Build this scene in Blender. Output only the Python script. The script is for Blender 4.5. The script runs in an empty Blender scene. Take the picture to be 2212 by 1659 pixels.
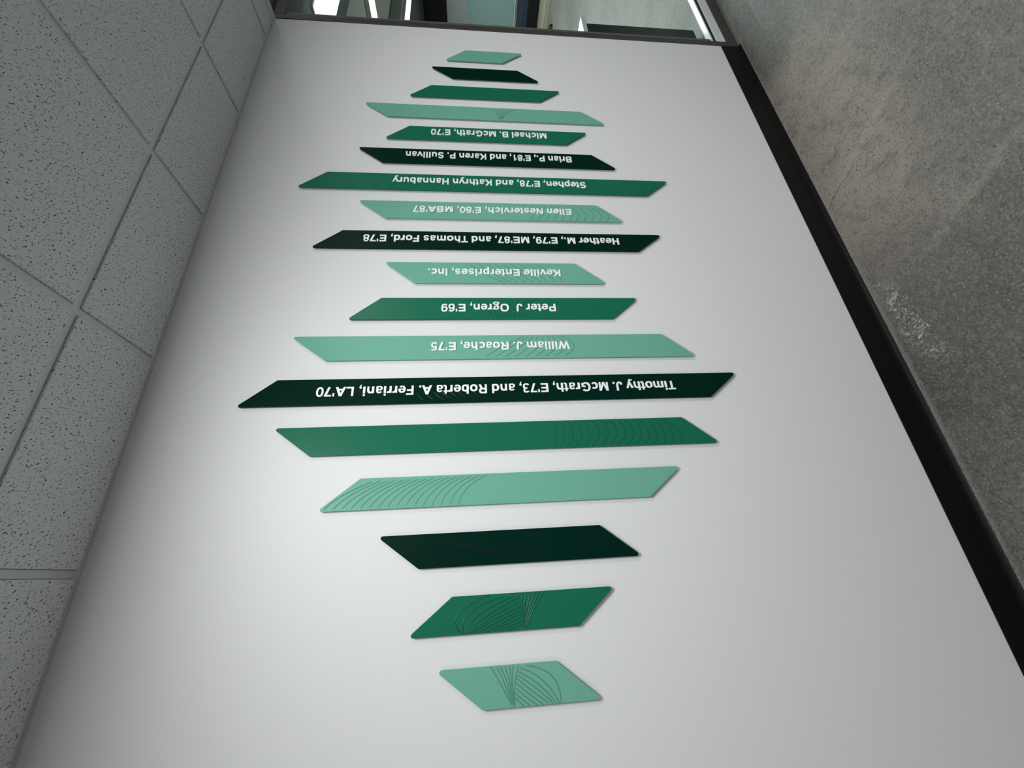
import bpy, bmesh, math, random
from mathutils import Matrix, Vector

random.seed(7)
S = bpy.context.scene
COL = S.collection

# ------------------------------------------------------------------ camera
CAM = Vector((0.0, -1.24, 1.5876))
RIGHT = Vector((-0.0571838, -0.0780595, -0.9953073))
DOWN = Vector((-0.9058940, 0.4230841, 0.0188653))
FWD = Vector((0.4196261, 0.9027218, -0.0949072))
FOCAL_PX = 889.52
cam_data = bpy.data.cameras.new('camera')
cam_data.sensor_fit = 'HORIZONTAL'
cam_data.sensor_width = 36.0
cam_data.lens = FOCAL_PX / 2212.0 * 36.0
cam_data.clip_start = 0.02
cam = bpy.data.objects.new('camera', cam_data)
COL.objects.link(cam)
m = Matrix((RIGHT, -DOWN, -FWD)).transposed().to_4x4()
m.translation = CAM
cam.matrix_world = m
S.camera = cam

# ------------------------------------------------------------------ world, exposure, lamps
S.view_settings.view_transform = 'Standard'
S.view_settings.look = 'None'
S.view_settings.exposure = 0.0
S.view_settings.gamma = 1.0
S.view_settings.use_curve_mapping = False
world = bpy.data.worlds.new('world')
S.world = world
world.use_nodes = True
world.node_tree.nodes['Background'].inputs['Color'].default_value = (0.75, 0.85, 0.9, 1)
world.node_tree.nodes['Background'].inputs['Strength'].default_value = 0.05

CEIL = 2.5843          # underside of the ceiling grid
GLASS_X = 2.7250       # where the plaster wall stops and the glazing starts
END_X = 11.5           # end wall of the glazed room


def area_lamp(name, loc, sx, sy, power, color=(1, 1, 1)):
    d = bpy.data.lights.new(name, 'AREA')
    d.shape = 'RECTANGLE'
    d.size, d.size_y = sx, sy
    d.energy = power
    d.color = color
    o = bpy.data.objects.new(name, d)
    COL.objects.link(o)
    o.location = loc
    return o


# lamps of the corridor troffers (the fixtures are built with the ceiling)
TROFFERS = [(2.20, -1.813, 36.0), (0.368, -1.203, 32.0), (-1.464, -1.813, 11.5)]
for tx, ty, p in TROFFERS:
    area_lamp('troffer_lamp', (tx, ty, CEIL - 0.012), 0.52, 0.52, p, (0.985, 1.0, 0.995))
# lamps of the linear fixtures in the glazed room: x0, y0, x1, y1, power
LINEAR = [(3.3, 0.31, 4.9, 0.31, 50.0), (5.35, 0.75, 5.35, 2.2, 100.0), (7.6, 2.42, 9.4, 2.42, 130.0)]
LINEAR_W = 0.22
for x0, y0, x1, y1, p in LINEAR:
    area_lamp('linear_lamp', ((x0 + x1) / 2, (y0 + y1) / 2, CEIL - 0.075), max(x1 - x0, LINEAR_W), max(y1 - y0, LINEAR_W), p, (0.96, 1.0, 0.99))
# lamp of the fixture on the higher ceiling beyond the tiles
HIGH = (4.7, -1.6, 3.3, 11.0)
area_lamp('high_lamp', (HIGH[0], HIGH[1], HIGH[2] - 0.085), 1.16, 0.16, HIGH[3], (0.96, 1.0, 0.99))


# ------------------------------------------------------------------ helpers
def mat(name):
    mt = bpy.data.materials.new(name)
    mt.use_nodes = True
    nt = mt.node_tree
    return mt, nt, nt.nodes['Principled BSDF']


def node(nt, kind, **inp):
    n = nt.nodes.new(kind)
    for k, v in inp.items():
        n.inputs[k.replace('_', ' ')].default_value = v
    return n


def simple(name, rgb, rough=0.5, metal=0.0, spec=0.5, grain=0.0, scale=300.0, bump=0.0):
    """plain paint / plastic / metal with a faint procedural grain"""
    mt, nt, b = mat(name)
    b.inputs['Base Color'].default_value = (*rgb, 1)
    b.inputs['Roughness'].default_value = rough
    b.inputs['Metallic'].default_value = metal
    b.inputs['Specular IOR Level'].default_value = spec
    tc = nt.nodes.new('ShaderNodeTexCoord')
    nz = node(nt, 'ShaderNodeTexNoise', Scale=scale, Detail=3.0)
    nt.links.new(tc.outputs['Object'], nz.inputs['Vector'])
    if grain > 0:
        mx = nt.nodes.new('ShaderNodeMix')
        mx.data_type = 'RGBA'
        mx.blend_type = 'MULTIPLY'
        mx.inputs[0].default_value = 1.0
        mx.inputs[6].default_value = (*rgb, 1)
        rp = nt.nodes.new('ShaderNodeValToRGB')
        rp.color_ramp.elements[0].position = 0.3
        rp.color_ramp.elements[1].position = 0.7
        lo = 1 - grain
        rp.color_ramp.elements[0].color = (lo, lo, lo, 1)
        rp.color_ramp.elements[1].color = (1, 1, 1, 1)
        nt.links.new(nz.outputs['Fac'], rp.inputs[0])
        nt.links.new(rp.outputs[0], mx.inputs[7])
        nt.links.new(mx.outputs[2], b.inputs['Base Color'])
    if bump > 0:
        bp = node(nt, 'ShaderNodeBump', Strength=bump, Distance=0.001)
        nt.links.new(nz.outputs['Fac'], bp.inputs['Height'])
        nt.links.new(bp.outputs[0], b.inputs['Normal'])
    return mt


def link(name, me, parent=None, kind=None, label=None, cat=None, group=None, loc=None):
    o = bpy.data.objects.new(name, me)
    COL.objects.link(o)
    if loc is not None:
        o.location = loc
    if parent is not None:
        o.parent = parent
    for k, v in (('kind', kind), ('label', label), ('category', cat), ('group', group)):
        if v:
            o[k] = v
    return o


def mesh_from(bm, name, *mats, smooth=False):
    me = bpy.data.meshes.new(name)
    bmesh.ops.recalc_face_normals(bm, faces=bm.faces)
    bm.to_mesh(me)
    bm.free()
    for mt in mats:
        me.materials.append(mt)
    if smooth:
        for p in me.polygons:
            p.use_smooth = True
    return me


def add_box(bm, a, b, mi=0, bevel=0.0):
    vs = [bm.verts.new((x, y, z)) for x in (a[0], b[0]) for y in (a[1], b[1]) for z in (a[2], b[2])]
    idx = [(0, 1, 3, 2), (4, 6, 7, 5), (0, 4, 5, 1), (2, 3, 7, 6), (0, 2, 6, 4), (1, 5, 7, 3)]
    fs = [bm.faces.new([vs[i] for i in q]) for q in idx]
    for f in fs:
        f.material_index = mi
    if bevel > 0:
        es = list({e for f in fs for e in f.edges})
        r = bmesh.ops.bevel(bm, geom=es, offset=bevel, segments=2, affect='EDGES', profile=0.5)
        for f in r['faces']:
            f.material_index = mi


def box(name, a, b, mt, parent=None, bevel=0.0, **kw):
    bm = bmesh.new()
    add_box(bm, a, b, 0, bevel)
    return link(name, mesh_from(bm, name, mt), parent, **kw)


def add_cyl(bm, c, axis, r, h, n=24):
    rot = Vector((0, 0, 1)).rotation_difference(Vector(axis)).to_matrix().to_4x4()
    bmesh.ops.create_cone(bm, cap_ends=True, segments=n, radius1=r, radius2=r, depth=h,
                          matrix=Matrix.Translation(c) @ rot)


def thing(name, loc, label, cat, group=None):
    return link(name, None, None, None, label, cat, group, loc)


# ------------------------------------------------------------------ materials
def wall_paint(name, rgb, bump=0.12):
    return simple(name, rgb, rough=0.55, spec=0.3, grain=0.03, scale=420.0, bump=bump)


M_WALL = wall_paint('white_wall_paint', (0.80, 0.805, 0.81))
M_GREYWALL = wall_paint('pale_grey_paint', (0.42, 0.42, 0.41))
M_DARKWALL = wall_paint('dark_brown_grey_paint', (0.05, 0.048, 0.045))
M_GRID = simple('ceiling_grid_white', (0.62, 0.63, 0.62), rough=0.5, grain=0.04)
M_BASE = simple('black_rubber_base', (0.0035, 0.0035, 0.0034), rough=0.42, spec=0.2, grain=0.2, scale=40.0, bump=0.1)
M_FRAME = simple('bronze_frame', (0.062, 0.058, 0.056), rough=0.42, spec=0.4, grain=0.1, scale=80.0)
M_REFLECTION_BAND = simple('grey_reflection_band', (0.13, 0.13, 0.125), rough=0.4, spec=0.4, grain=0.1, scale=80.0)  # grey tone painted for the reflection along the glass edge
M_ALU = simple('satin_aluminium', (0.90, 0.93, 0.95), rough=0.32, metal=0.15, grain=0.06, scale=90.0)
M_BLACK = simple('flat_black', (0.004, 0.004, 0.005), rough=0.5, spec=0.2)
M_LETTER = simple('white_letter_acrylic', (0.94, 0.95, 0.96), rough=0.4, grain=0.02)
M_NUT = simple('standoff_metal', (0.6, 0.6, 0.6), rough=0.35, metal=0.9)


def plaque_material(name, rgb, spec):
    """satin back-painted acrylic"""
    mt = simple(name, rgb, rough=0.36, spec=spec, grain=0.05, scale=500.0)
    return mt


GREENS = {'L': (0.170, 0.448, 0.334), 'M': (0.010, 0.152, 0.083), 'D': (0.0003, 0.0200, 0.0132)}
SPEC = {'L': 0.14, 'M': 0.13, 'D': 0.06}
M_PLAQUE = {k: plaque_material('plaque_green_' + n, GREENS[k], SPEC[k]) for k, n in (('L', 'light'), ('M', 'mid'), ('D', 'dark'))}
M_ENGRAVE_SHADE = {k: plaque_material('engraved_shade_green_' + n, tuple(c * 0.68 for c in GREENS[k]), 0.16)
             for k, n in (('L', 'light'), ('M', 'mid'), ('D', 'dark'))}  # darker copies of the greens, groove shade put into the colour


def tile_material():
    """mineral-fibre ceiling tile: fissures and pin holes"""
    mt, nt, b = mat('fissured_ceiling_tile')
    L = nt.links.new
    tc = nt.nodes.new('ShaderNodeTexCoord')
    # crumple the lookup so the fissures are short and crooked
    warp = node(nt, 'ShaderNodeTexNoise', Scale=60.0, Detail=2.0)
    L(tc.outputs['Object'], warp.inputs['Vector'])
    sub = nt.nodes.new('ShaderNodeVectorMath')
    sub.operation = 'MULTIPLY_ADD'
    sub.inputs[1].default_value = (0.012, 0.012, 0)
    L(warp.outputs['Color'], sub.inputs[0])
    L(tc.outputs['Object'], sub.inputs[2])
    mp = nt.nodes.new('ShaderNodeMapping')
    mp.vector_type = 'TEXTURE'
    mp.inputs['Rotation'].default_value = (0, 0, math.radians(52))
    mp.inputs['Scale'].default_value = (1.75, 1.0, 1.0)
    L(sub.outputs[0], mp.inputs['Vector'])
    n1 = node(nt, 'ShaderNodeTexNoise', Scale=250.0, Detail=2.0, Roughness=0.5)
    L(mp.outputs[0], n1.inputs['Vector'])
    r1 = nt.nodes.new('ShaderNodeValToRGB')
    r1.color_ramp.elements[0].position = 0.595
    r1.color_ramp.elements[1].position = 0.675
    L(n1.outputs['Fac'], r1.inputs[0])
    n2 = node(nt, 'ShaderNodeTexNoise', Scale=420.0, Detail=1.0)
    L(tc.outputs['Object'], n2.inputs['Vector'])
    r2 = nt.nodes.new('ShaderNodeValToRGB')
    r2.color_ramp.elements[0].position = 0.66
    r2.color_ramp.elements[1].position = 0.74
    r2.color_ramp.elements[1].color = (0.55, 0.55, 0.55, 1)
    L(n2.outputs['Fac'], r2.inputs[0])
    mx = nt.nodes.new('ShaderNodeMath')
    mx.operation = 'MAXIMUM'
    L(r1.outputs[0], mx.inputs[0])
    L(r2.outputs[0], mx.inputs[1])
    col = nt.nodes.new('ShaderNodeMix')
    col.data_type = 'RGBA'
    col.inputs[6].default_value = (0.70, 0.71, 0.70, 1)
    col.inputs[7].default_value = (0.085, 0.092, 0.092, 1)
    L(mx.outputs[0], col.inputs[0])
    L(col.outputs[2], b.inputs['Base Color'])
    n3 = node(nt, 'ShaderNodeTexNoise', Scale=700.0, Detail=2.0)
    L(tc.outputs['Object'], n3.inputs['Vector'])
    hg = nt.nodes.new('ShaderNodeMath')
    hg.operation = 'MULTIPLY_ADD'
    hg.inputs[1].default_value = -1.5
    L(mx.outputs[0], hg.inputs[0])
    L(n3.outputs['Fac'], hg.inputs[2])
    bp = node(nt, 'ShaderNodeBump', Strength=0.5, Distance=0.0012)
    L(hg.outputs[0], bp.inputs['Height'])
    L(bp.outputs[0], b.inputs['Normal'])
    b.inputs['Roughness'].default_value = 0.9
    b.inputs['Specular IOR Level'].default_value = 0.1
    return mt


M_TILE = tile_material()


def concrete_material():
    mt, nt, b = mat('worn_concrete')
    L = nt.links.new
    tc = nt.nodes.new('ShaderNodeTexCoord')
    P = tc.outputs['Object']

    def noise(scale, detail=4.0, rough=0.55, dist=0.0, vec=None):
        n = node(nt, 'ShaderNodeTexNoise', Scale=scale, Detail=detail, Roughness=rough, Distortion=dist)
        L(vec or P, n.inputs['Vector'])
        return n.outputs['Fac']

    def ramp(fac, p0, p1):
        r = nt.nodes.new('ShaderNodeMapRange')
        r.clamp = True
        r.interpolation_type = 'SMOOTHSTEP'
        r.inputs['From Min'].default_value = p0
        r.inputs['From Max'].default_value = p1
        L(fac, r.inputs['Value'])
        return r.outputs[0]

    def math_(op, a, c):
        n = nt.nodes.new('ShaderNodeMath')
        n.operation = op
        n.use_clamp = True
        for i, v in enumerate((a, c)):
            if isinstance(v, (int, float)):
                n.inputs[i].default_value = v
            else:
                L(v, n.inputs[i])
        return n.outputs[0]

    def mix(fac, a, c):
        n = nt.nodes.new('ShaderNodeMix')
        n.data_type = 'RGBA'
        for i, v in ((0, fac), (6, a), (7, c)):
            if isinstance(v, (int, float)):
                n.inputs[i].default_value = v
            elif isinstance(v, tuple):
                n.inputs[i].default_value = (*v, 1)
            else:
                L(v, n.inputs[i])
        return n.outputs[2]

    # coordinates nudged by noise so stain outlines are ragged
    wn = node(nt, 'ShaderNodeTexNoise', Scale=7.0, Detail=6.0, Roughness=0.6)
    L(P, wn.inputs['Vector'])
    wv = nt.nodes.new('ShaderNodeVectorMath')
    wv.operation = 'MULTIPLY_ADD'
    wv.inputs[1].default_value = (0.16, 0.16, 0)
    L(wn.outputs['Color'], wv.inputs[0])
    L(P, wv.inputs[2])

    wn2 = node(nt, 'ShaderNodeTexNoise', Scale=16.0, Detail=4.0, Roughness=0.6)
    L(P, wn2.inputs['Vector'])
    wv2 = nt.nodes.new('ShaderNodeVectorMath')
    wv2.operation = 'MULTIPLY_ADD'
    wv2.inputs[1].default_value = (0.09, 0.09, 0)
    L(wn2.outputs['Color'], wv2.inputs[0])
    L(P, wv2.inputs[2])

    def stain(cx, cy, ang, a, c, soft=0.5, warped=True):
        """mask of an elongated worn patch lying on the slab"""
        mp = nt.nodes.new('ShaderNodeMapping')
        mp.vector_type = 'TEXTURE'
        off = {True: 0.08, 'fine': 0.045, False: 0.0}[warped]
        mp.inputs['Location'].default_value = (cx + off, cy + off, 0)
        mp.inputs['Rotation'].default_value = (0, 0, ang)
        mp.inputs['Scale'].default_value = (a, c, 1)
        L({True: wv.outputs[0], 'fine': wv2.outputs[0], False: P}[warped], mp.inputs['Vector'])
        ln = nt.nodes.new('ShaderNodeVectorMath')
        ln.operation = 'LENGTH'
        L(mp.outputs[0], ln.inputs[0])
        return math_('SUBTRACT', 1.0, ramp(ln.outputs['Value'], 1.0 - soft, 1.0 + soft))

    big = noise(1.3, 5.0, 0.6, 0.4)
    mid = noise(9.0, 6.0, 0.62, 0.6)
    fine = noise(125.0, 5.0, 0.72)
    c = mix(ramp(big, 0.35, 0.68), (0.082, 0.082, 0.078), (0.138, 0.133, 0.120))
    c = mix(math_('MULTIPLY', ramp(mid, 0.42, 0.70), 0.65), c, (0.150, 0.145, 0.130))
    # tan worn field beside the base, far half
    tan = math_('MULTIPLY', stain(1.62, -0.12, 0.04, 0.76, 0.31, 0.45), ramp(mid, 0.16, 0.56))
    c = mix(math_('MULTIPLY', tan, 0.75), c, (0.32, 0.283, 0.235))
    # dark smooth patch against the glazing
    c = mix(math_('MULTIPLY', stain(2.62, -0.12, 0.0, 0.36, 0.22, 0.25), 0.6), c, (0.074, 0.077, 0.073))
    # pale scrape running diagonally
    c = mix(math_('MULTIPLY', math_('MULTIPLY', stain(1.50, -0.235, -1.15, 0.20, 0.016, 0.9, 'fine'), ramp(mid, 0.30, 0.55)), 0.5), c, (0.36, 0.33, 0.26))
    c = mix(math_('MULTIPLY', stain(1.425, -0.10, -1.2, 0.09, 0.005, 0.8, 'fine'), 0.6), c, (0.06, 0.058, 0.05))
    # dark near half
    c = mix(math_('MULTIPLY', stain(0.62, -0.25, 0.15, 0.55, 0.22, 0.5), 0.55), c, (0.064, 0.063, 0.059))
    # spilled plaster by the base
    veins = ramp(noise(30.0, 6.0, 0.75, 2.5), 0.50, 0.64)
    c = mix(math_('MULTIPLY', stain(0.77, -0.10, 0.15, 0.17, 0.045, 0.6), veins), c, (0.55, 0.55, 0.52))
    # mortar fillet along the base
    edge = stain(0.8, -0.012, 0.0, 2.2, 0.022, 0.4, False)
    c = mix(math_('MULTIPLY', edge, 0.6), c, (0.25, 0.242, 0.222))
    c = mix(math_('MULTIPLY', stain(1.02, -0.43, -1.2, 0.16, 0.014, 0.9, 'fine'), 0.4), c, (0.27, 0.25, 0.20))
    grit = noise(42.0, 6.0, 0.72, 0.5)
    c = mix(math_('MULTIPLY', ramp(grit, 0.50, 0.66), 0.35), c, (0.25, 0.235, 0.205))
    c = mix(math_('MULTIPLY', ramp(grit, 0.48, 0.34), 0.5), c, (0.045, 0.044, 0.042))
    # aggregate: darker and lighter grit
    c = mix(math_('MULTIPLY', ramp(fine, 0.53, 0.70), 0.7), c, (0.30, 0.29, 0.26))
    c = mix(math_('MULTIPLY', ramp(fine, 0.47, 0.34), 0.8), c, (0.025, 0.025, 0.023))
    spk = node(nt, 'ShaderNodeTexVoronoi', Scale=75.0)
    L(P, spk.inputs['Vector'])
    dots = ramp(spk.outputs['Distance'], 0.12, 0.07)
    c = mix(math_('MULTIPLY', dots, ramp(noise(23.0), 0.52, 0.60)), c, (0.55, 0.54, 0.50))
    spk2 = node(nt, 'ShaderNodeTexVoronoi', Scale=38.0)
    L(P, spk2.inputs['Vector'])
    pits = ramp(spk2.outputs['Distance'], 0.10, 0.06)
    c = mix(math_('MULTIPLY', pits, ramp(noise(11.0), 0.54, 0.6)), c, (0.02, 0.02, 0.02))
    L(c, b.inputs['Base Color'])
    hb = math_('ADD', math_('MULTIPLY', fine, 0.6), math_('MULTIPLY', mid, 0.4))
    bp = node(nt, 'ShaderNodeBump', Strength=0.9, Distance=0.005)
    L(hb, bp.inputs['Height'])
    L(bp.outputs[0], b.inputs['Normal'])
    b.inputs['Roughness'].default_value = 0.5
    b.inputs['Specular IOR Level'].default_value = 0.45
    return mt


M_CONCRETE = concrete_material()


def glass_material():
    mt, nt, b = mat('clear_pane')
    nt.nodes.remove(b)
    out = nt.nodes['Material Output']
    fr = node(nt, 'ShaderNodeFresnel', IOR=1.5)
    tr = nt.nodes.new('ShaderNodeBsdfTransparent')
    tr.inputs['Color'].default_value = (0.90, 0.96, 0.94, 1)
    gl = nt.nodes.new('ShaderNodeBsdfGlossy')
    gl.inputs['Roughness'].default_value = 0.01
    mx = nt.nodes.new('ShaderNodeMixShader')
    # reflect only where a ray meets the outer skin, so the pane does not trap light
    geo = nt.nodes.new('ShaderNodeNewGeometry')
    inv = nt.nodes.new('ShaderNodeMath')
    inv.operation = 'SUBTRACT'
    inv.inputs[0].default_value = 1.0
    nt.links.new(geo.outputs['Backfacing'], inv.inputs[1])
    ml = nt.nodes.new('ShaderNodeMath')
    ml.operation = 'MULTIPLY'
    nt.links.new(fr.outputs[0], ml.inputs[0])
    nt.links.new(inv.outputs[0], ml.inputs[1])
    nt.links.new(ml.outputs[0], mx.inputs[0])
    nt.links.new(tr.outputs[0], mx.inputs[1])
    nt.links.new(gl.outputs[0], mx.inputs[2])
    nt.links.new(mx.outputs[0], out.inputs['Surface'])
    return mt


M_GLASS = glass_material()


def glow(name, strength, rgb=(0.96, 1.0, 0.99)):
    mt, nt, b = mat(name)
    b.inputs['Base Color'].default_value = (0.8, 0.8, 0.8, 1)
    b.inputs['Emission Color'].default_value = (*rgb, 1)
    b.inputs['Emission Strength'].default_value = strength
    return mt


M_GLOW = glow('lit_diffuser', 1.0)
M_GLOW_LINE = glow('lit_tube_diffuser', 2.0)


def wood_material():
    mt, nt, b = mat('pale_wood')
    tc = nt.nodes.new('ShaderNodeTexCoord')
    mp = nt.nodes.new('ShaderNodeMapping')
    mp.inputs['Scale'].default_value = (14.0, 0.8, 14.0)
    nz = node(nt, 'ShaderNodeTexNoise', Scale=3.0, Detail=5.0, Distortion=0.6)
    rp = nt.nodes.new('ShaderNodeValToRGB')
    rp.color_ramp.elements[0].color = (0.17, 0.155, 0.105, 1)
    rp.color_ramp.elements[1].color = (0.36, 0.34, 0.25, 1)
    nt.links.new(tc.outputs['Object'], mp.inputs[0])
    nt.links.new(mp.outputs[0], nz.inputs['Vector'])
    nt.links.new(nz.outputs['Fac'], rp.inputs[0])
    nt.links.new(rp.outputs[0], b.inputs['Base Color'])
    b.inputs['Roughness'].default_value = 0.45
    return mt


M_WOOD = wood_material()

# ------------------------------------------------------------------ setting: shell
STR = 'structure'
box('floor', (-3.2, -4.2, -0.12), (12.0, 5.4, 0.0), M_CONCRETE, kind=STR)
box('wall_plaque_side', (-3.2, 0.0, 0.0), (GLASS_X, 0.12, CEIL + 0.30), M_WALL, kind=STR)
box('wall_opposite', (-3.2, -4.32, 0.0), (8.0, -4.2, 3.4), M_WALL, kind=STR)
box('wall_near_end', (-3.32, -4.32, 0.0), (-3.2, 0.12, 3.4), M_WALL, kind=STR)
box('wall_corridor_end', (8.0, -4.32, 0.0), (8.12, 0.0, 3.4), M_DARKWALL, kind=STR)
box('wall_over_glass', (GLASS_X, 0.0, 2.625), (END_X, 0.12, 3.4), M_DARKWALL, kind=STR)
box('wall_glazed_room_end', (END_X, 0.12, 0.0), (END_X + 0.12, 5.4, 3.0), M_GREYWALL, kind=STR)
box('wall_glazed_room_side', (-0.2, 5.28, 0.0), (END_X, 5.4, 3.0), M_GREYWALL, kind=STR)
box('wall_glazed_room_near', (-0.32, 0.12, 0.0), (-0.2, 5.4, 3.0), M_GREYWALL, kind=STR)

# rubber cove base: flat face with a curved toe running out on the slab
bm = bmesh.new()
prof = [(0.0, 0.110), (-0.0030, 0.110), (-0.0036, 0.1085), (-0.0036, 0.030), (-0.005, 0.018), (-0.009, 0.009),
        (-0.015, 0.003), (-0.019, 0.0012), (-0.019, 0.0), (0.0, 0.0)]
r0 = [bm.verts.new((-3.2, y, z)) for y, z in prof]
r1 = [bm.verts.new((GLASS_X - 0.002, y, z)) for y, z in prof]
n = len(prof)
for i in range(n):
    bm.faces.new((r0[i], r0[(i + 1) % n], r1[(i + 1) % n], r1[i]))
bm.faces.new(r0)
bm.faces.new(r1)
link('baseboard_plaque_side', mesh_from(bm, 'baseboard', M_BASE), kind=STR)

# lay-in ceiling: tiles sitting a little above the grid flanges
XL = [0.0629 + 0.6107 * k for k in range(-5, 5)]          # cross tees, run towards the wall
YL = [-0.289 - 0.6096 * k for k in range(0, 7)]            # main tees, run along the wall
CX0, CX1, CY0 = -3.2, 2.640, -4.2
TW = 0.0095                                                  # half flange
lamp_cells = [(tx, ty) for tx, ty, p in TROFFERS]


def cuts(lines, lo, hi):
    pts = [lo] + sorted(v for v in lines if lo + 0.03 < v < hi - 0.03) + [hi]
    return list(zip(pts[:-1], pts[1:]))


bm = bmesh.new()
fixture_cells = []
for xa, xb in cuts(XL, CX0, CX1):
    for ya, yb in cuts(YL, CY0, 0.0):
        hit = [c for c in lamp_cells if xa < c[0] < xb and ya < c[1] < yb]
        if hit:
            fixture_cells.append((xa, xb, ya, yb))
            continue
        # tegular tile: the face hangs a little below the tee flanges, leaving a shadow groove
        g = TW + 0.0015
        gx0 = g if xa > CX0 else 0.0
        gx1 = g if xb < CX1 else 0.002
        gy1 = g if yb < -0.001 else 0.021
        add_box(bm, (xa + gx0, ya + g, CEIL), (xb - gx1, yb - gy1, CEIL + 0.020))
add_box(bm, (CX0, CY0, CEIL + 0.0101), (CX1, 0.0, CEIL + 0.06))
link('ceiling', mesh_from(bm, 'ceiling', M_TILE), kind=STR)

bm = bmesh.new()
for y in YL:
    add_box(bm, (CX0, y - TW, CEIL + 0.006), (CX1, y + TW, CEIL + 0.010))
for x in XL:
    for ya, yb in cuts(YL, CY0, 0.0):
        add_box(bm, (x - TW, ya + TW, CEIL + 0.0062), (x + TW, yb - TW if yb < -0.001 else yb - 0.019, CEIL + 0.0098))
link('trim_1', mesh_from(bm, 'ceiling_tees', M_GRID), kind=STR)
# wall angle and the plain edge band at the open end
bm = bmesh.new()
add_box(bm, (CX0, -0.019, CEIL + 0.006), (CX1, 0.0, CEIL + 0.010))
link('trim_2', mesh_from(bm, 'wall_angle', M_GRID), kind=STR)
bm = bmesh.new()
add_box(bm, (CX1 + 0.001, CY0, CEIL + 0.001), (2.672, 0.0, CEIL + 0.05))
add_box(bm, (2.674, CY0, CEIL - 0.002), (2.722, 0.0, CEIL + 0.30))
link('trim_3', mesh_from(bm, 'ceiling_edge_band', M_GRID), kind=STR)
box('ceiling_corridor_high', (2.722, -4.2, 3.3), (8.0, 0.0, 3.4), M_DARKWALL, kind=STR)

# ceiling of the glazed room: pale slab, two dark bulkheads, a dark strip along the glass
M_PALECEIL = wall_paint('pale_ceiling_paint', (0.74, 0.74, 0.70))
M_DARKCEIL = wall_paint('slate_ceiling_paint', (0.17, 0.195, 0.19))
M_NIGHT = wall_paint('charcoal_paint', (0.008, 0.009, 0.009))
box('ceiling_glazed_room', (-0.2, 0.12, CEIL + 0.001), (END_X, 5.28, CEIL + 0.08), M_PALECEIL, kind=STR)
box('trim_4', (-0.2, 0.12, CEIL - 0.03), (END_X, 0.62, CEIL), M_DARKCEIL, kind=STR)
box('trim_5', (3.0, 1.70, CEIL - 0.02), (9.2, 2.16, CEIL), M_DARKCEIL, kind=STR)
box('trim_6', (9.2, 1.2, CEIL - 0.02), (END_X, 5.28, CEIL), M_DARKCEIL, kind=STR)

# ------------------------------------------------------------------ glazing: frame, bottom rail, pane
bm = bmesh.new()
X0 = GLASS_X
add_box(bm, (X0 + 0.0005, -0.004, 0.0), (X0 + 0.042, 0.11, 2.600), 0, 0.0012)        # jamb
add_box(bm, (X0 + 0.042, -0.004, 0.0), (END_X, 0.11, 0.064), 0, 0.0012)              # sill
add_box(bm, (X0 + 0.042, -0.004, 2.545), (END_X, 0.11, 2.600), 0, 0.0012)            # head
win = link('window_1', mesh_from(bm, 'window_frame', M_FRAME), kind=STR)
bm = bmesh.new()
add_box(bm, (X0 + 0.0425, 0.004, 0.152), (X0 + 0.076, 0.055, 2.5445))  # added strip, stands for reflection and dimming at the glass edge
link('reflection_band', mesh_from(bm, 'reflection_band', M_REFLECTION_BAND), win, label='grey band standing for the glass-edge reflection inside the dark frame')
bm = bmesh.new()
add_box(bm, (X0 + 0.0425, -0.001, 0.0645), (END_X, 0.05, 0.117), 0, 0.001)
add_box(bm, (X0 + 0.0425, -0.001, 0.141), (END_X, 0.031, 0.150), 0, 0.001)
link('bottom_rail', mesh_from(bm, 'bottom_rail', M_ALU), win, label='bright aluminium bottom rail')
box('rail_groove', (X0 + 0.0425, 0.006, 0.117), (END_X, 0.030, 0.141), M_BLACK, win, label='black groove between the rail halves')
box('glass_pane', (X0 + 0.077, 0.018, 0.151), (END_X - 0.01, 0.028, 2.5445), M_GLASS, win, label='clear glass pane')
box('trim_7', (X0 + 0.0005, 0.002, 2.601), (END_X, 0.11, 2.6245), M_BLACK, kind=STR)

# ------------------------------------------------------------------ corridor light fixtures (2 x 2 troffers)
names = ['square recessed ceiling light nearest the glass window',
         'square recessed ceiling light, middle of the three',
         'square recessed ceiling light farther from the glass window']
fixture_cells.sort(key=lambda c: -c[0])
for (xa, xb, ya, yb), lab in zip(fixture_cells, names):
    t = thing('ceiling_light', ((xa + xb) / 2, (ya + yb) / 2, CEIL), lab, 'ceiling light', 'recessed lights of the corridor')
    hx, hy = (xb - xa) / 2 - 0.009, (yb - ya) / 2 - 0.009
    bm = bmesh.new()
    for a, b in (((-hx, -hy, 0.0045), (hx, -hy + 0.03, 0.018)), ((-hx, hy - 0.03, 0.0045), (hx, hy, 0.018)),
                 ((-hx, -hy + 0.03, 0.0045), (-hx + 0.03, hy - 0.03, 0.018)), ((hx - 0.03, -hy + 0.03, 0.0045), (hx, hy - 0.03, 0.018))):
        add_box(bm, a, b)
    link('housing', mesh_from(bm, 'housing', M_GRID), t)
    box('diffuser', (-hx + 0.03, -hy + 0.03, 0.010), (hx - 0.03, hy - 0.03, 0.016), M_GLOW, t)

# suspended strip on the higher ceiling beyond the tiled part
t = thing('ceiling_light', (HIGH[0], HIGH[1], HIGH[2]), 'long strip light on the dark higher ceiling beyond the tiles', 'ceiling light')
box('housing', (-0.61, -0.10, -0.06), (0.61, 0.10, -0.0005), M_GRID, t, bevel=0.004)
box('diffuser', (-0.59, -0.085, -0.080), (0.59, 0.085, -0.0602), M_GLOW, t, bevel=0.003)

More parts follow.
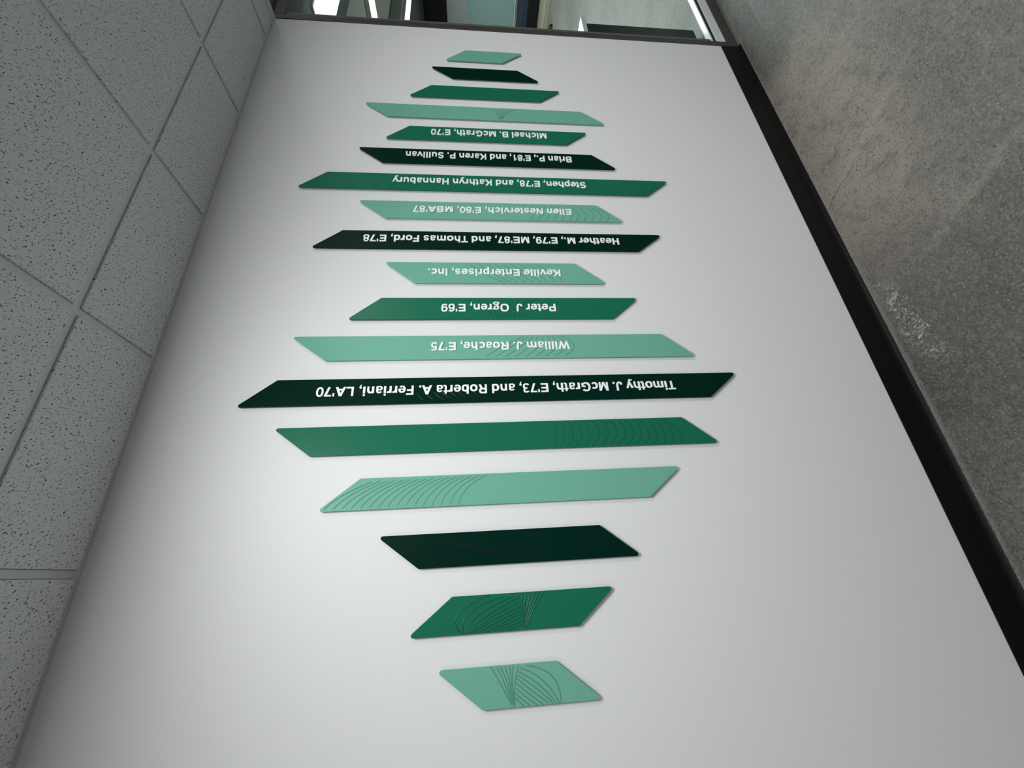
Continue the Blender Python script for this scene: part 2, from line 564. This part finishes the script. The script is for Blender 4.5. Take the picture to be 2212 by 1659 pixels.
# linear fixtures seen through the glass
labs = ['bright linear ceiling light closest to the glass, running along it',
        'bright linear ceiling light running away from the glass',
        'small far linear ceiling light deep in the glazed room']
for (x0, y0, x1, y1, p), lab in zip(LINEAR, labs):
    t = thing('linear_light', ((x0 + x1) / 2, (y0 + y1) / 2, CEIL - 0.031), lab, 'ceiling light', 'linear lights of the glazed room')
    hx, hy = max((x1 - x0) / 2, 0.13), max((y1 - y0) / 2, 0.13)
    box('housing', (-hx, -hy, -0.012), (hx, hy, 0.029), M_GRID, t, bevel=0.004)
    box('diffuser', (-hx + 0.012, -hy + 0.012, -0.030), (hx - 0.012, hy - 0.012, -0.0121), M_GLOW_LINE, t, bevel=0.004)

# ------------------------------------------------------------------ plaques
# colour, upper edge x, lower edge x, the four corner heights z (m)
PLAQUES = [
    ('L', 2.5083, 2.4130, (1.5927, 1.2900, 1.4008, 1.6995)),
    ('D', 2.3489, 2.2580, (1.7711, 1.3291, 1.2188, 1.6572)),
    ('M', 2.1918, 2.0999, (1.7603, 1.1194, 1.2319, 1.8676)),
    ('L', 2.0333, 1.9419, (2.0669, 1.0385, 0.9257, 1.9544)),
    ('M', 1.8759, 1.7857, (1.8512, 1.0240, 1.1357, 1.9588)),
    ('D', 1.7197, 1.6274, (2.0670, 1.0289, 0.9202, 1.9526)),
    ('M', 1.5597, 1.4656, (2.1702, 0.6984, 0.8140, 2.2826)),
    ('L', 1.4001, 1.3065, (2.0343, 1.0540, 0.9459, 1.9192)),
    ('D', 1.2379, 1.1483, (2.0729, 0.7976, 0.9132, 2.1835)),
    ('L', 1.0833, 0.9858, (1.9086, 1.1853, 1.0706, 1.7914)),
    ('M', 0.9199, 0.8271, (1.9046, 0.9610, 1.0737, 2.0171)),
    ('L', 0.7605, 0.6675, (2.1879, 0.9051, 0.7936, 2.0658)),
    ('D', 0.6002, 0.5096, (2.2024, 0.6639, 0.7814, 2.3131)),
    ('M', 0.4393, 0.3487, (2.1887, 0.9043, 0.7951, 2.0696)),
    ('L', 0.2782, 0.1886, (1.9168, 0.9465, 1.0621, 2.0303)),
    ('D', 0.1162, 0.0282, (1.8585, 1.2299, 1.1189, 1.7428)),
    ('M', -0.0438, -0.1317, (1.6525, 1.2107, 1.3220, 1.7663)),
    ('L', -0.2038, -0.2915, (1.6941, 1.3909, 1.2799, 1.5788)),
]
# lettering: text, z start, z end, baseline x
LETTERING = {
    4: ("Michael B. McGrath, E'70", 1.2247, 1.7537, 1.8561, 0.0387),
    5: ("Brian P., E'81, and Karen P. Sullivan", 1.1252, 1.8576, 1.6993, 0.0369),
    6: ("Stephen, E\u201978, and Kathryn Hannabury", 1.0814, 1.9039, 1.5357, 0.0352),
    7: ("Ellen Nestervich, E'80, MBA'87", 1.1646, 1.8118, 1.3725, 0.0331),
    8: ("Heather M., E'79, ME'87, and Thomas Ford, E'78", 0.9877, 1.9930, 1.2144, 0.0326),
    9: ("Keville Enterprises, Inc.", 1.2459, 1.7449, 1.0511, 0.0318),
    10: ("Peter J  Ogren, E'69", 1.2807, 1.6936, 0.8914, 0.0325),
    11: ("William J. Roache, E'75", 1.2473, 1.7252, 0.7321, 0.0314),
    12: ("Timothy J. McGrath, E'73, and Roberta A. Ferriani, LA'70", 0.8997, 2.0777, 0.5711, 0.0321),
}
# engraved curves: families between a first and a last three-point curve, points (x, z)
ENGRAVED = {
    3: [
        ([(2.0170, 1.4561), (1.9843, 1.4492), (1.9489, 1.4398)], [(2.0252, 1.3644), (1.9874, 1.4041), (1.9480, 1.4263)], 6),
    ],
    7: [
        ([(1.3938, 1.3328), (1.3464, 1.3255), (1.3106, 1.3410)], [(1.3871, 1.0519), (1.3452, 1.0089), (1.3090, 1.0222)], 11),
    ],
    9: [
        ([(1.0723, 1.5856), (1.0235, 1.5269), (0.9904, 1.4627)], [(1.0769, 1.3418), (1.0217, 1.2605), (0.9897, 1.2455)], 9),
    ],
    10: [
        ([(0.8792, 1.5286), (0.8483, 1.5182), (0.8329, 1.5018)], [(0.9161, 1.3489), (0.8755, 1.3873), (0.8324, 1.3818)], 9),
    ],
    11: [
        ([(0.7536, 1.4047), (0.7188, 1.4744), (0.6732, 1.5439)], [(0.7560, 1.2761), (0.7160, 1.2319), (0.6751, 1.2694)], 9),
    ],
    12: [
        ([(0.5972, 1.7102), (0.5622, 1.7615), (0.5223, 1.7455)], [(0.5943, 1.5599), (0.5495, 1.5882), (0.5164, 1.5050)], 8),
    ],
    13: [
        ([(0.4384, 1.3428), (0.3954, 1.3293), (0.3516, 1.3411)], None, 1),
        ([(0.4384, 1.3159), (0.3951, 1.3027), (0.3516, 1.3207)], None, 1),
        ([(0.4385, 1.2904), (0.3948, 1.2761), (0.3517, 1.2988)], None, 1),
        ([(0.4386, 1.2678), (0.3945, 1.2478), (0.3517, 1.2725)], None, 1),
        ([(0.4386, 1.2420), (0.3942, 1.2188), (0.3518, 1.2416)], None, 1),
        ([(0.4387, 1.2117), (0.3939, 1.1903), (0.3518, 1.2180)], None, 1),
        ([(0.4388, 1.1781), (0.3935, 1.1602), (0.3519, 1.1883)], None, 1),
        ([(0.4388, 1.1536), (0.3932, 1.1330), (0.3520, 1.1615)], None, 1),
        ([(0.4389, 1.1275), (0.3929, 1.1042), (0.3520, 1.1376)], None, 1),
        ([(0.4389, 1.1028), (0.3926, 1.0774), (0.3521, 1.1031)], None, 1),
        ([(0.4390, 1.0734), (0.3923, 1.0530), (0.3521, 1.0759)], None, 1),
        ([(0.4391, 1.0485), (0.3921, 1.0275), (0.3522, 1.0456)], None, 1),
        ([(0.4391, 1.0236), (0.3918, 1.0029), (0.3523, 1.0143)], None, 1),
        ([(0.4392, 1.0001), (0.3915, 0.9776), (0.3523, 0.9837)], None, 1),
        ([(0.4392, 0.9797), (0.3912, 0.9512), (0.3524, 0.9561)], None, 1),
        ([(0.4393, 0.9671), (0.3910, 0.9279), (0.3525, 0.9216)], None, 1),
    ],
    14: [
        ([(0.1892, 2.0131), (0.2302, 1.9643), (0.2670, 1.8828)], [(0.1899, 1.6358), (0.2379, 1.6095), (0.2744, 1.5517)], 16),
    ],
    15: [
        ([(0.1108, 1.7469), (0.0850, 1.6355), (0.0548, 1.5398)], [(0.0777, 1.5696), (0.0441, 1.4739), (0.0307, 1.3823)], 5),
    ],
    16: [
        ([(-0.1306, 1.6266), (-0.0867, 1.6369), (-0.0451, 1.5534)], None, 1),
        ([(-0.1296, 1.6222), (-0.0833, 1.6066), (-0.0508, 1.5147)], None, 1),
        ([(-0.1299, 1.6177), (-0.0902, 1.5824), (-0.0522, 1.4913)], None, 1),
        ([(-0.1289, 1.6132), (-0.0940, 1.5643), (-0.0547, 1.4726)], None, 1),
        ([(-0.1293, 1.6073), (-0.0951, 1.5460), (-0.0659, 1.4702)], None, 1),
        ([(-0.1285, 1.5998), (-0.0998, 1.5355), (-0.0756, 1.4693)], None, 1),
        ([(-0.1294, 1.5863), (-0.1056, 1.5281), (-0.0837, 1.4698)], None, 1),
        ([(-0.1295, 1.5653), (-0.1098, 1.5161), (-0.0919, 1.4695)], None, 1),
        ([(-0.1292, 1.5503), (-0.1147, 1.5102), (-0.1000, 1.4694)], None, 1),
        ([(-0.1292, 1.5292), (-0.1193, 1.4998), (-0.1093, 1.4700)], None, 1),
        ([(-0.1291, 1.5110), (-0.1239, 1.4909), (-0.1173, 1.4700)], None, 1),
        ([(-0.0466, 1.4673), (-0.0838, 1.4683), (-0.1316, 1.4654)], [(-0.0474, 1.4071), (-0.0884, 1.4390), (-0.1318, 1.4618)], 6),
    ],
    17: [
        ([(-0.2057, 1.5560), (-0.2448, 1.5315), (-0.2906, 1.5052)], None, 1),
        ([(-0.2067, 1.5414), (-0.2406, 1.5241), (-0.2859, 1.5064)], None, 1),
        ([(-0.2061, 1.5326), (-0.2411, 1.5168), (-0.2842, 1.5049)], None, 1),
        ([(-0.2057, 1.5209), (-0.2415, 1.5111), (-0.2855, 1.5035)], None, 1),
        ([(-0.2053, 1.5091), (-0.2395, 1.5066), (-0.2878, 1.5028)], None, 1),
        ([(-0.2056, 1.4988), (-0.2349, 1.5034), (-0.2902, 1.5018)], None, 1),
        ([(-0.2046, 1.4848), (-0.2354, 1.4962), (-0.2907, 1.5010)], None, 1),
        ([(-0.2082, 1.4679), (-0.2347, 1.4049), (-0.2903, 1.3872)], None, 1),
        ([(-0.2121, 1.4830), (-0.2414, 1.4292), (-0.2899, 1.3915)], None, 1),
        ([(-0.2190, 1.4887), (-0.2491, 1.4401), (-0.2894, 1.3987)], None, 1),
        ([(-0.2262, 1.4906), (-0.2544, 1.4494), (-0.2898, 1.4060)], None, 1),
        ([(-0.2333, 1.4925), (-0.2596, 1.4585), (-0.2897, 1.4161)], None, 1),
        ([(-0.2427, 1.4946), (-0.2641, 1.4676), (-0.2903, 1.4307)], None, 1),
        ([(-0.2522, 1.4957), (-0.2702, 1.4752), (-0.2903, 1.4451)], None, 1),
        ([(-0.2615, 1.4978), (-0.2757, 1.4828), (-0.2910, 1.4610)], None, 1),
        ([(-0.2708, 1.4983), (-0.2808, 1.4889), (-0.2909, 1.4767)], None, 1),
    ],
}


FY = -0.011            # front face of the plaques
TH = 0.0048            # plate thickness


def rounded(poly, radii, seg=6):
    out = []
    k = len(poly)
    for i in range(k):
        p, a, b = Vector(poly[i]), Vector(poly[i - 1]), Vector(poly[(i + 1) % k])
        u, v = (a - p).normalized(), (b - p).normalized()
        half = math.acos(max(-1, min(1, u.dot(v)))) / 2
        r = radii[i]
        d = r / math.tan(half)
        c = p + (u + v).normalized() * (r / math.sin(half))
        s, e = p + u * d - c, p + v * d - c
        a0, a1 = math.atan2(s.y, s.x), math.atan2(e.y, e.x)
        da = (a1 - a0 + math.pi) % (2 * math.pi) - math.pi
        for j in range(seg + 1):
            t = a0 + da * j / seg
            out.append(c + Vector((math.cos(t), math.sin(t))) * r)
    return out


def inset(loop, d):
    k = len(loop)
    area = sum(loop[i].x * loop[(i + 1) % k].y - loop[(i + 1) % k].x * loop[i].y for i in range(k))
    sg = 1 if area > 0 else -1
    out = []
    for i in range(k):
        t = (loop[(i + 1) % k] - loop[i - 1])
        if t.length < 1e-9:
            out.append(loop[i].copy())
            continue
        t.normalize()
        out.append(loop[i] + Vector((-t.y, t.x)) * d * sg)
    return out


def plate_mesh(corners, lean):
    # corners (x, z) in plaque space: upper/high, upper/low, lower/low, lower/high; the acute ones are rounder
    acute = (1, 3) if lean < 0 else (0, 2)
    loop = rounded(corners, [0.0055 if i in acute else 0.0022 for i in range(4)])
    bm = bmesh.new()
    rings = []
    for lp, y in ((inset(loop, 0.0004), TH), (loop, TH - 0.0004), (loop, 0.0007), (inset(loop, 0.0003), 0.0002), (inset(loop, 0.0009), 0.0)):
        rings.append([bm.verts.new((p.x, y, p.y)) for p in lp])
    k = len(loop)
    for a, b in zip(rings[:-1], rings[1:]):
        for i in range(k):
            bm.faces.new((a[i], a[(i + 1) % k], b[(i + 1) % k], b[i]))
    bm.faces.new(rings[0])
    bm.faces.new(rings[-1])
    return bm


def quad_curve(p, n=22):
    """smooth curve through three points"""
    a, m, b = p
    c = 2 * m - 0.5 * (a + b)
    return [(1 - t) ** 2 * a + 2 * t * (1 - t) * c + t * t * b for t in [i / n for i in range(n + 1)]]


def add_ridge(bm, pts, w=0.0024, h=0.0006):
    rows = []
    for i, p in enumerate(pts):
        t = (pts[min(i + 1, len(pts) - 1)] - pts[max(i - 1, 0)]).normalized()
        nn = Vector((-t.y, t.x))
        fade = 1.0 if 0 < i < len(pts) - 1 else 0.35
        rows.append([bm.verts.new((q.x, y, q.y)) for q, y in ((p - nn * w, 0.0002), (p - nn * w * 0.25, -h * fade), (p + nn * w, 0.0002))])
    for a, b in zip(rows[:-1], rows[1:]):
        for i in range(2):
            bm.faces.new((a[i], a[i + 1], b[i + 1], b[i]))


# bold grotesque letter shapes, drawn in cap-height units as rectangles, slanted bars and ring sectors
SV, SH = 0.215, 0.170


def _r(x0, y0, x1, y1):
    return [((x0, y0), (x0, y1)), ((x1, y0), (x1, y1))]


def _p(x0, y0, x1, y1, d=0.112):
    return [((x0 - d, y0), (x0 + d, y0)), ((x1 - d, y1), (x1 + d, y1))]


def _a(cx, cy, rx, ry, a0=0, a1=360, v=SV, h=SH):
    n = max(5, int(abs(a1 - a0) / 13))
    out = []
    for i in range(n + 1):
        t = math.radians(a0 + (a1 - a0) * i / n)
        c, s = math.cos(t), math.sin(t)
        k = 2 / 2.35
        c, s = math.copysign(abs(c) ** k, c), math.copysign(abs(s) ** k, s)
        out.append(((cx + rx * c, cy + ry * s), (cx + (rx - v) * c, cy + (ry - h) * s)))
    return out


def _d(cx, cy, r=0.118):
    return [((cx + r * math.cos(t), cy + r * math.sin(t)), (cx - 0.001 * math.cos(t), cy - 0.001 * math.sin(t)))
            for t in [2 * math.pi * i / 16 for i in range(17)]]


def glyph_table():
    G = {}
    st = _r(.1, 0, .1 + SV, 1)
    ls = _r(.09, 0, .09 + SV, 1)
    lx = _r(.09, 0, .09 + SV, .74)
    G['A'] = (1.0, [_p(.12, 0, .5, 1, .12), _p(.88, 0, .5, 1, .12), _r(.27, .2, .73, .2 + SH)])
    G['B'] = (1.0, [st, _r(.2, 1 - SH, .61, 1), _r(.2, .435, .62, .435 + SH), _r(.2, 0, .62, SH), _a(.60, .7175, .30, .2825, -90, 90), _a(.61, .2965, .33, .2965, -90, 90)])
    G['E'] = (.93, [st, _r(.2, 0, .86, SH), _r(.2, .425, .81, .425 + SH), _r(.2, 1 - SH, .85, 1)])
    G['F'] = (.85, [st, _r(.2, .40, .76, .40 + SH), _r(.2, 1 - SH, .82, 1)])
    G['G'] = (1.08, [_a(.53, .5, .47, .518, 38, 322), _r(.80, .06, .98, .54), _r(.56, .38, .98, .54)])
    G['H'] = (1.0, [st, _r(.7, 0, .7 + SV, 1), _r(.2, .42, .8, .42 + SH)])
    G['I'] = (.387, [_r(.095, 0, .095 + SV, 1)])
    G['J'] = (.775, [_r(.48, .3, .48 + SV, 1), _a(.355, .32, .32, .335, 180, 360)])
    G['K'] = (1.0, [st, _p(.35, .36, .83, 1, .135), _p(.86, 0, .49, .60, .135)])
    G['L'] = (.85, [st, _r(.1, 0, .81, SH)])
    G['M'] = (1.16, [_r(.1, 0, .28, 1), _r(.88, 0, 1.06, 1), _p(.20, 1, .58, 0, .105), _p(.96, 1, .58, 0, .105)])
    G['N'] = (1.0, [_r(.1, 0, .285, 1), _r(.715, 0, .9, 1), _p(.20, 1, .80, 0, .115)])
    G['O'] = (1.08, [_a(.54, .5, .48, .518)])
    G['P'] = (.93, [st, _r(.2, 1 - SH, .56, 1), _r(.2, .355, .56, .355 + SH), _a(.55, .6775, .325, .3225, -90, 90)])
    G['R'] = (1.0, [st, _r(.2, 1 - SH, .59, 1), _r(.2, .40, .59, .40 + SH), _a(.58, .70, .325, .30, -90, 90), _p(.82, 0, .62, .45, .118)])
    G['S'] = (.93, [_a(.465, .715, .375, .303, 18, 270), _a(.465, .285, .40, .303, 90, -162)])
    G['T'] = (.85, [_r(.03, 1 - SH, .82, 1), _r(.3275, 0, .5225, 1)])
    G['W'] = (1.31, [_p(.12, 1, .36, 0, .105), _p(.36, 0, .655, 1, .1), _p(.655, 1, .95, 0, .1), _p(1.19, 1, .95, 0, .105)])
    t = .135
    G['a'] = (.775, [_r(.475, 0, .665, .5), _a(.375, .49, .29, .268, 0, 158, .19, .14), _a(.32, .215, .27, .232, 90, 270, .18, t), _r(.31, .312, .5, .447), _r(.31, -.017, .5, .118)])
    G['b'] = (.85, [ls, _a(.435, .37, .365, .388)])
    G['c'] = (.775, [_a(.395, .37, .355, .388, 38, 322)])
    G['d'] = (.85, [_r(.57, 0, .57 + SV, 1), _a(.415, .37, .365, .388)])
    G['e'] = (.775, [_a(.39, .37, .355, .388, 0, 318, SV, .145), _r(.12, .30, .735, .42)])
    G['f'] = (.464, [_r(.135, 0, .325, .76), _a(.41, .75, .275, .265, 88, 180, .19, .15), _r(.40, .865, .47, 1.015), _r(.02, .60, .45, .74)])
    G['g'] = (.82, [_a(.38, .505, .315, .255, 0, 360, .18, .125), _a(.385, -.09, .355, .20, 0, 360, .16, .12), _r(.17, .02, .45, .16), _r(.12, .10, .26, .26), _r(.52, .62, .80, .74)])
    G['h'] = (.85, [ls, _a(.425, .40, .34, .355, 0, 180), _r(.57, 0, .765, .41)])
    G['i'] = (.387, [_r(.095, 0, .095 + SV, .74), _d(.1925, .925)])
    G['k'] = (.775, [ls, _p(.31, .26, .62, .74, .125), _p(.655, 0, .40, .45, .125)])
    G['l'] = (.387, [_r(.095, 0, .095 + SV, 1)])
    G['m'] = (1.238, [lx, _a(.402, .42, .313, .335, 0, 180, .185), _r(.53, 0, .715, .43), _a(.837, .42, .313, .335, 0, 180, .185), _r(.965, 0, 1.15, .43)])
    G['n'] = (.85, [lx, _a(.425, .40, .34, .355, 0, 180), _r(.57, 0, .765, .41)])
    G['o'] = (.85, [_a(.425, .37, .385, .388)])
    G['p'] = (.85, [_r(.09, -.27, .09 + SV, .74), _a(.435, .37, .365, .388)])
    G['r'] = (.54, [lx, _a(.47, .42, .35, .335, 85, 178), _r(.45, .755 - .165, .545, .755)])
    G['s'] = (.775, [_a(.385, .55, .295, .207, 15, 270, .185, t), _a(.385, .2335, .32, .2505, 90, -163, .185, t)])
    G['t'] = (.464, [_r(.135, .2, .325, .95), _r(.02, .60, .445, .74), _a(.41, .2, .275, .217, 180, 272, .19, .145), _r(.40, -.017, .455, .128)])
    G['u'] = (.85, [_r(.57, 0, .765, .74), _r(.085, .33, .28, .74), _a(.425, .34, .34, .357, 180, 360)])
    G['v'] = (.775, [_p(.115, .74, .3875, 0, .11), _p(.66, .74, .3875, 0, .11)])
    G['y'] = (.775, [_p(.115, .74, .40, .0, .11), _p(.66, .74, .30, -.27, .108), _r(.07, -.27, .30, -.13)])
    G['0'] = (.775, [_a(.387, .5, .35, .516, v=.185)])
    G['1'] = (.775, [_r(.30, 0, .495, 1), _r(.10, .66, .38, .80)])
    G['3'] = (.775, [_a(.37, .732, .315, .284, -90, 152, .185, .15), _a(.375, .292, .345, .308, 90, -152, .185, .15), _r(.27, .448, .39, .600)])
    G['5'] = (.775, [_r(.15, .85, .68, 1), _r(.12, .44, .30, 1), _a(.375, .325, .345, .34, 128, -152, .185, .15)])
    G['6'] = (.775, [_a(.39, .325, .345, .34, 0, 360, .185, .15), _a(.405, .5, .36, .516, 38, 205, .185, .15)])
    G['7'] = (.775, [_r(.06, .845, .72, 1), _p(.60, .86, .30, 0, .115)])
    G['8'] = (.775, [_a(.387, .735, .305, .28, 0, 360, .18, .145), _a(.387, .285, .345, .302, 0, 360, .185, .15)])
    w, parts = G['6']
    G['9'] = (w, [[((.78 - a[0], 1 - a[1]), (.78 - b[0], 1 - b[1])) for a, b in p] for p in parts])
    G['.'] = (.36, [_d(.18, .112)])
    G[','] = (.36, [_d(.18, .112), _p(.235, .07, .125, -.20, .062)])
    G["'"] = (.30, [_r(.07, .66, .235, 1)])
    G['\u2019'] = (.36, [_d(.18, .885), _p(.235, .84, .125, .58, .062)])
    G[' '] = (.36, [])
    return G


GLYPHS = glyph_table()


def word_meshes(body, z0, z1, base, cap, cx, cz):
    """raised letters of one line, one mesh per word"""
    pen, words, cur = 0.0, [], []
    lo, hi = None, None
    for ch in body:
        w, parts = GLYPHS[ch]
        if not parts:
            if cur:
                words.append(cur)
            cur = []
        for p in parts:
            q = [((a[0] + pen, a[1]), (b[0] + pen, b[1])) for a, b in p]
            cur.append(q)
            for a, b in q:
                lo = min(a[0], b[0]) if lo is None else min(lo, a[0], b[0])
                hi = max(a[0], b[0]) if hi is None else max(hi, a[0], b[0])
        pen += w
    if cur:
        words.append(cur)
    kx = (z1 - z0) / (hi - lo)
    out = []
    for parts in words:
        bm = bmesh.new()
        for k, p in enumerate(parts):
            rows = []
            for a, b in p:
                r = []
                # overlapping strokes end at hair-breadth different depths, so no faces coincide
                for y in (0.0002 + 0.00003 * (k % 7), -0.0026 - 0.00003 * (k % 7)):
                    for q in (a, b):
                        r.append(bm.verts.new(((base - q[1] * cap) - cx, y, z0 + (q[0] - lo) * kx - cz)))
                rows.append(r)
            for r, s in zip(rows[:-1], rows[1:]):
                for i, j in ((0, 1), (1, 3), (3, 2), (2, 0)):
                    bm.faces.new((r[i], r[j], s[j], s[i]))
            for r in (rows[0], rows[-1]):
                bm.faces.new((r[0], r[1], r[3], r[2]))
        out.append(mesh_from(bm, 'word', M_LETTER))
    return out


LABELS = [
    'short blank light green plaque closest to the glass window',
    'short blank dark green plaque, second from the glass window',
    'blank medium green plaque, third from the glass window',
    'long blank light green plaque, fourth from the glass window, faint fan of lines',
    'medium green plaque with a short white name, fifth from the glass window',
    'dark green plaque with white lettering, sixth from the glass window, between two medium greens',
    'very long medium green plaque with white lettering, seventh from the glass window',
    'light green plaque with white lettering over scalloped arcs, eighth from the glass window',
    'dark green plaque with white lettering between two light green ones, ninth from the glass',
    'light green plaque with the white lettering ending in Inc., tenth from the glass',
    'medium green plaque between two light green ones, shortest white lettering',
    'long light green plaque with white lettering just above the longest dark one',
    'longest dark green plaque, with the longest white lettering',
    'very long blank medium green plaque with a row of curved engraved arcs at one end',
    'long blank light green plaque with many sweeping engraved curves at its ceiling end',
    'broad blank dark green plaque, third from the bottom of the photo',
    'short medium green plaque with an engraved leaf fan, second from the bottom of the photo',
    'shortest light green plaque, lowest in the photo, engraved fan in the middle',
]

for k, (tone, xu, xl, zs) in enumerate(PLAQUES):
    cx, cz = (xu + xl) / 2, sum(zs) / 4
    root = thing('donor_plaque', (cx, FY, cz), LABELS[k], 'plaque', 'green plaques on the white wall')
    cor = [(xu - cx, zs[0] - cz), (xu - cx, zs[1] - cz), (xl - cx, zs[2] - cz), (xl - cx, zs[3] - cz)]
    lean = zs[0] - zs[3]
    link('plate', mesh_from(plate_mesh(cor, lean), 'plate', M_PLAQUE[tone]), root)
    half = (zs[0] + zs[3] - zs[1] - zs[2]) / 4
    for s in (-1, 1):
        bm = bmesh.new()
        add_cyl(bm, (0, (TH - FY) / 2 - 0.0001, s * max(half - 0.12, 0.04)), (0, 1, 0), 0.009, -FY - TH + 0.0002)
        link('standoff', mesh_from(bm, 'standoff', M_NUT), root)
    if k in ENGRAVED:
        bm = bmesh.new()
        for first, last, cnt in ENGRAVED[k]:
            for j in range(cnt):
                t = j / (cnt - 1) if cnt > 1 else 0.0
                if last is None:
                    p3 = [Vector(a) for a in first]
                else:
                    p3 = [Vector(a).lerp(Vector(b), t) for a, b in zip(first, last)]
                pts = []
                for q in quad_curve(p3):
                    f = (q.x - xl) / (xu - xl)
                    if not 0.012 < f < 0.988:
                        continue
                    zlo = zs[2] + (zs[1] - zs[2]) * f
                    zhi = zs[3] + (zs[0] - zs[3]) * f
                    if zlo + 0.004 < q.y < zhi - 0.004:
                        pts.append(Vector((q.x - cx, q.y - cz)))
                if len(pts) > 3:
                    add_ridge(bm, pts)
        link('engraved_arcs', mesh_from(bm, 'engraved_arcs', M_ENGRAVE_SHADE[tone]), root)
    if k in LETTERING:
        body, z0, z1, base, cap = LETTERING[k]
        for me in word_meshes(body, z0, z1, base, cap, cx, cz):
            link('lettering', me, root)

# ------------------------------------------------------------------ furniture seen through the glass
M_DESK = simple('slate_laminate', (0.003, 0.009, 0.0135), rough=0.5, spec=0.2, grain=0.1, scale=60.0)
M_TOP = simple('white_laminate', (0.82, 0.84, 0.84), rough=0.35, grain=0.02)
d = thing('desk', (2.9, 0.55, 0.0), 'slate blue desk with white top standing behind the glass', 'desk')
box('desktop', (-0.75, -0.39, 0.800), (0.425, 0.36, 0.830), M_TOP, d, bevel=0.002, label='white desktop')
box('front_panel', (-0.70, -0.385, 0.060), (0.362, -0.362, 0.7995), M_DESK, d, bevel=0.001)
box('side_panel', (0.330, -0.3615, 0.060), (0.362, 0.33, 0.7995), M_DESK, d, bevel=0.001)
box('side_panel', (-0.70, -0.3615, 0.060), (-0.668, 0.33, 0.7995), M_DESK, d, bevel=0.001)
for sx in (-0.66, 0.22):
    for sy in (-0.36, 0.27):
        box('foot', (sx, sy, 0.0), (sx + 0.05, sy + 0.05, 0.0598), M_DESK, d)

box('platform', (9.75, 1.9, 0.0), (END_X - 0.001, 5.27, 0.08), M_WOOD, bevel=0.003,
    label='low pale wooden platform at the far end of the glazed room', cat='platform')
M_NAVY = simple('navy_upholstery', (0.008, 0.016, 0.04), rough=0.8, grain=0.2, scale=200.0, bump=0.2)
s = thing('bench', (10.95, 3.9, 0.08), 'black bench with navy cushion on the wooden platform behind the glass', 'bench')
box('bench_base', (-0.40, -1.2, 0.0), (0.5, 1.3, 0.22), M_BLACK, s, bevel=0.006)
box('cushion', (-0.40, -1.2, 0.2205), (0.5, 1.3, 0.37), M_NAVY, s, bevel=0.02, label='dark navy cushion')
M_TEAL = simple('teal_glass_board', (0.30, 0.43, 0.42), rough=0.25, grain=0.05, scale=8.0)
t = thing('glass_board', (END_X, 3.9, 1.0), 'large pale teal board on the far wall behind the glass', 'board')
box('board', (-0.03, -1.3, -0.50), (-0.001, 1.3, 0.55), M_TEAL, t, bevel=0.004)
box('board_edge', (-0.031, -1.32, -0.52), (-0.002, 1.32, -0.501), M_ALU, t)
t = thing('wall_screen', (END_X, 3.9, 2.25), 'black wall screen high on the far wall above the teal board', 'screen')
box('housing', (-0.07, -1.1, -0.24), (-0.001, 1.1, 0.26), M_BLACK, t, bevel=0.006)
box('display', (-0.072, -1.07, -0.21), (-0.0702, 1.07, 0.23), simple('dark_display', (0.003, 0.003, 0.004), rough=0.15), t)

# small black dome on the floor
bm = bmesh.new()
pr = [(0.055, 0.0), (0.055, 0.012), (0.048, 0.034), (0.034, 0.056), (0.015, 0.068), (0.0, 0.07)]
seg = 24
rings = [[bm.verts.new((r * math.cos(2 * math.pi * i / seg), r * math.sin(2 * math.pi * i / seg), z)) for i in range(seg)]
         for r, z in pr[:-1]]
for a, b in zip(rings[:-1], rings[1:]):
    for i in range(seg):
        bm.faces.new((a[i], a[(i + 1) % seg], b[(i + 1) % seg], b[i]))
tip = bm.verts.new((0, 0, 0.07))
for i in range(seg):
    bm.faces.new((rings[-1][i], rings[-1][(i + 1) % seg], tip))
bm.faces.new(rings[0])
link('door_stop', mesh_from(bm, 'door_stop', M_BLACK, smooth=True), label='small black dome door stop on the concrete floor behind the glass',
     cat='door stop', loc=(9.15, 2.80, 0.0))
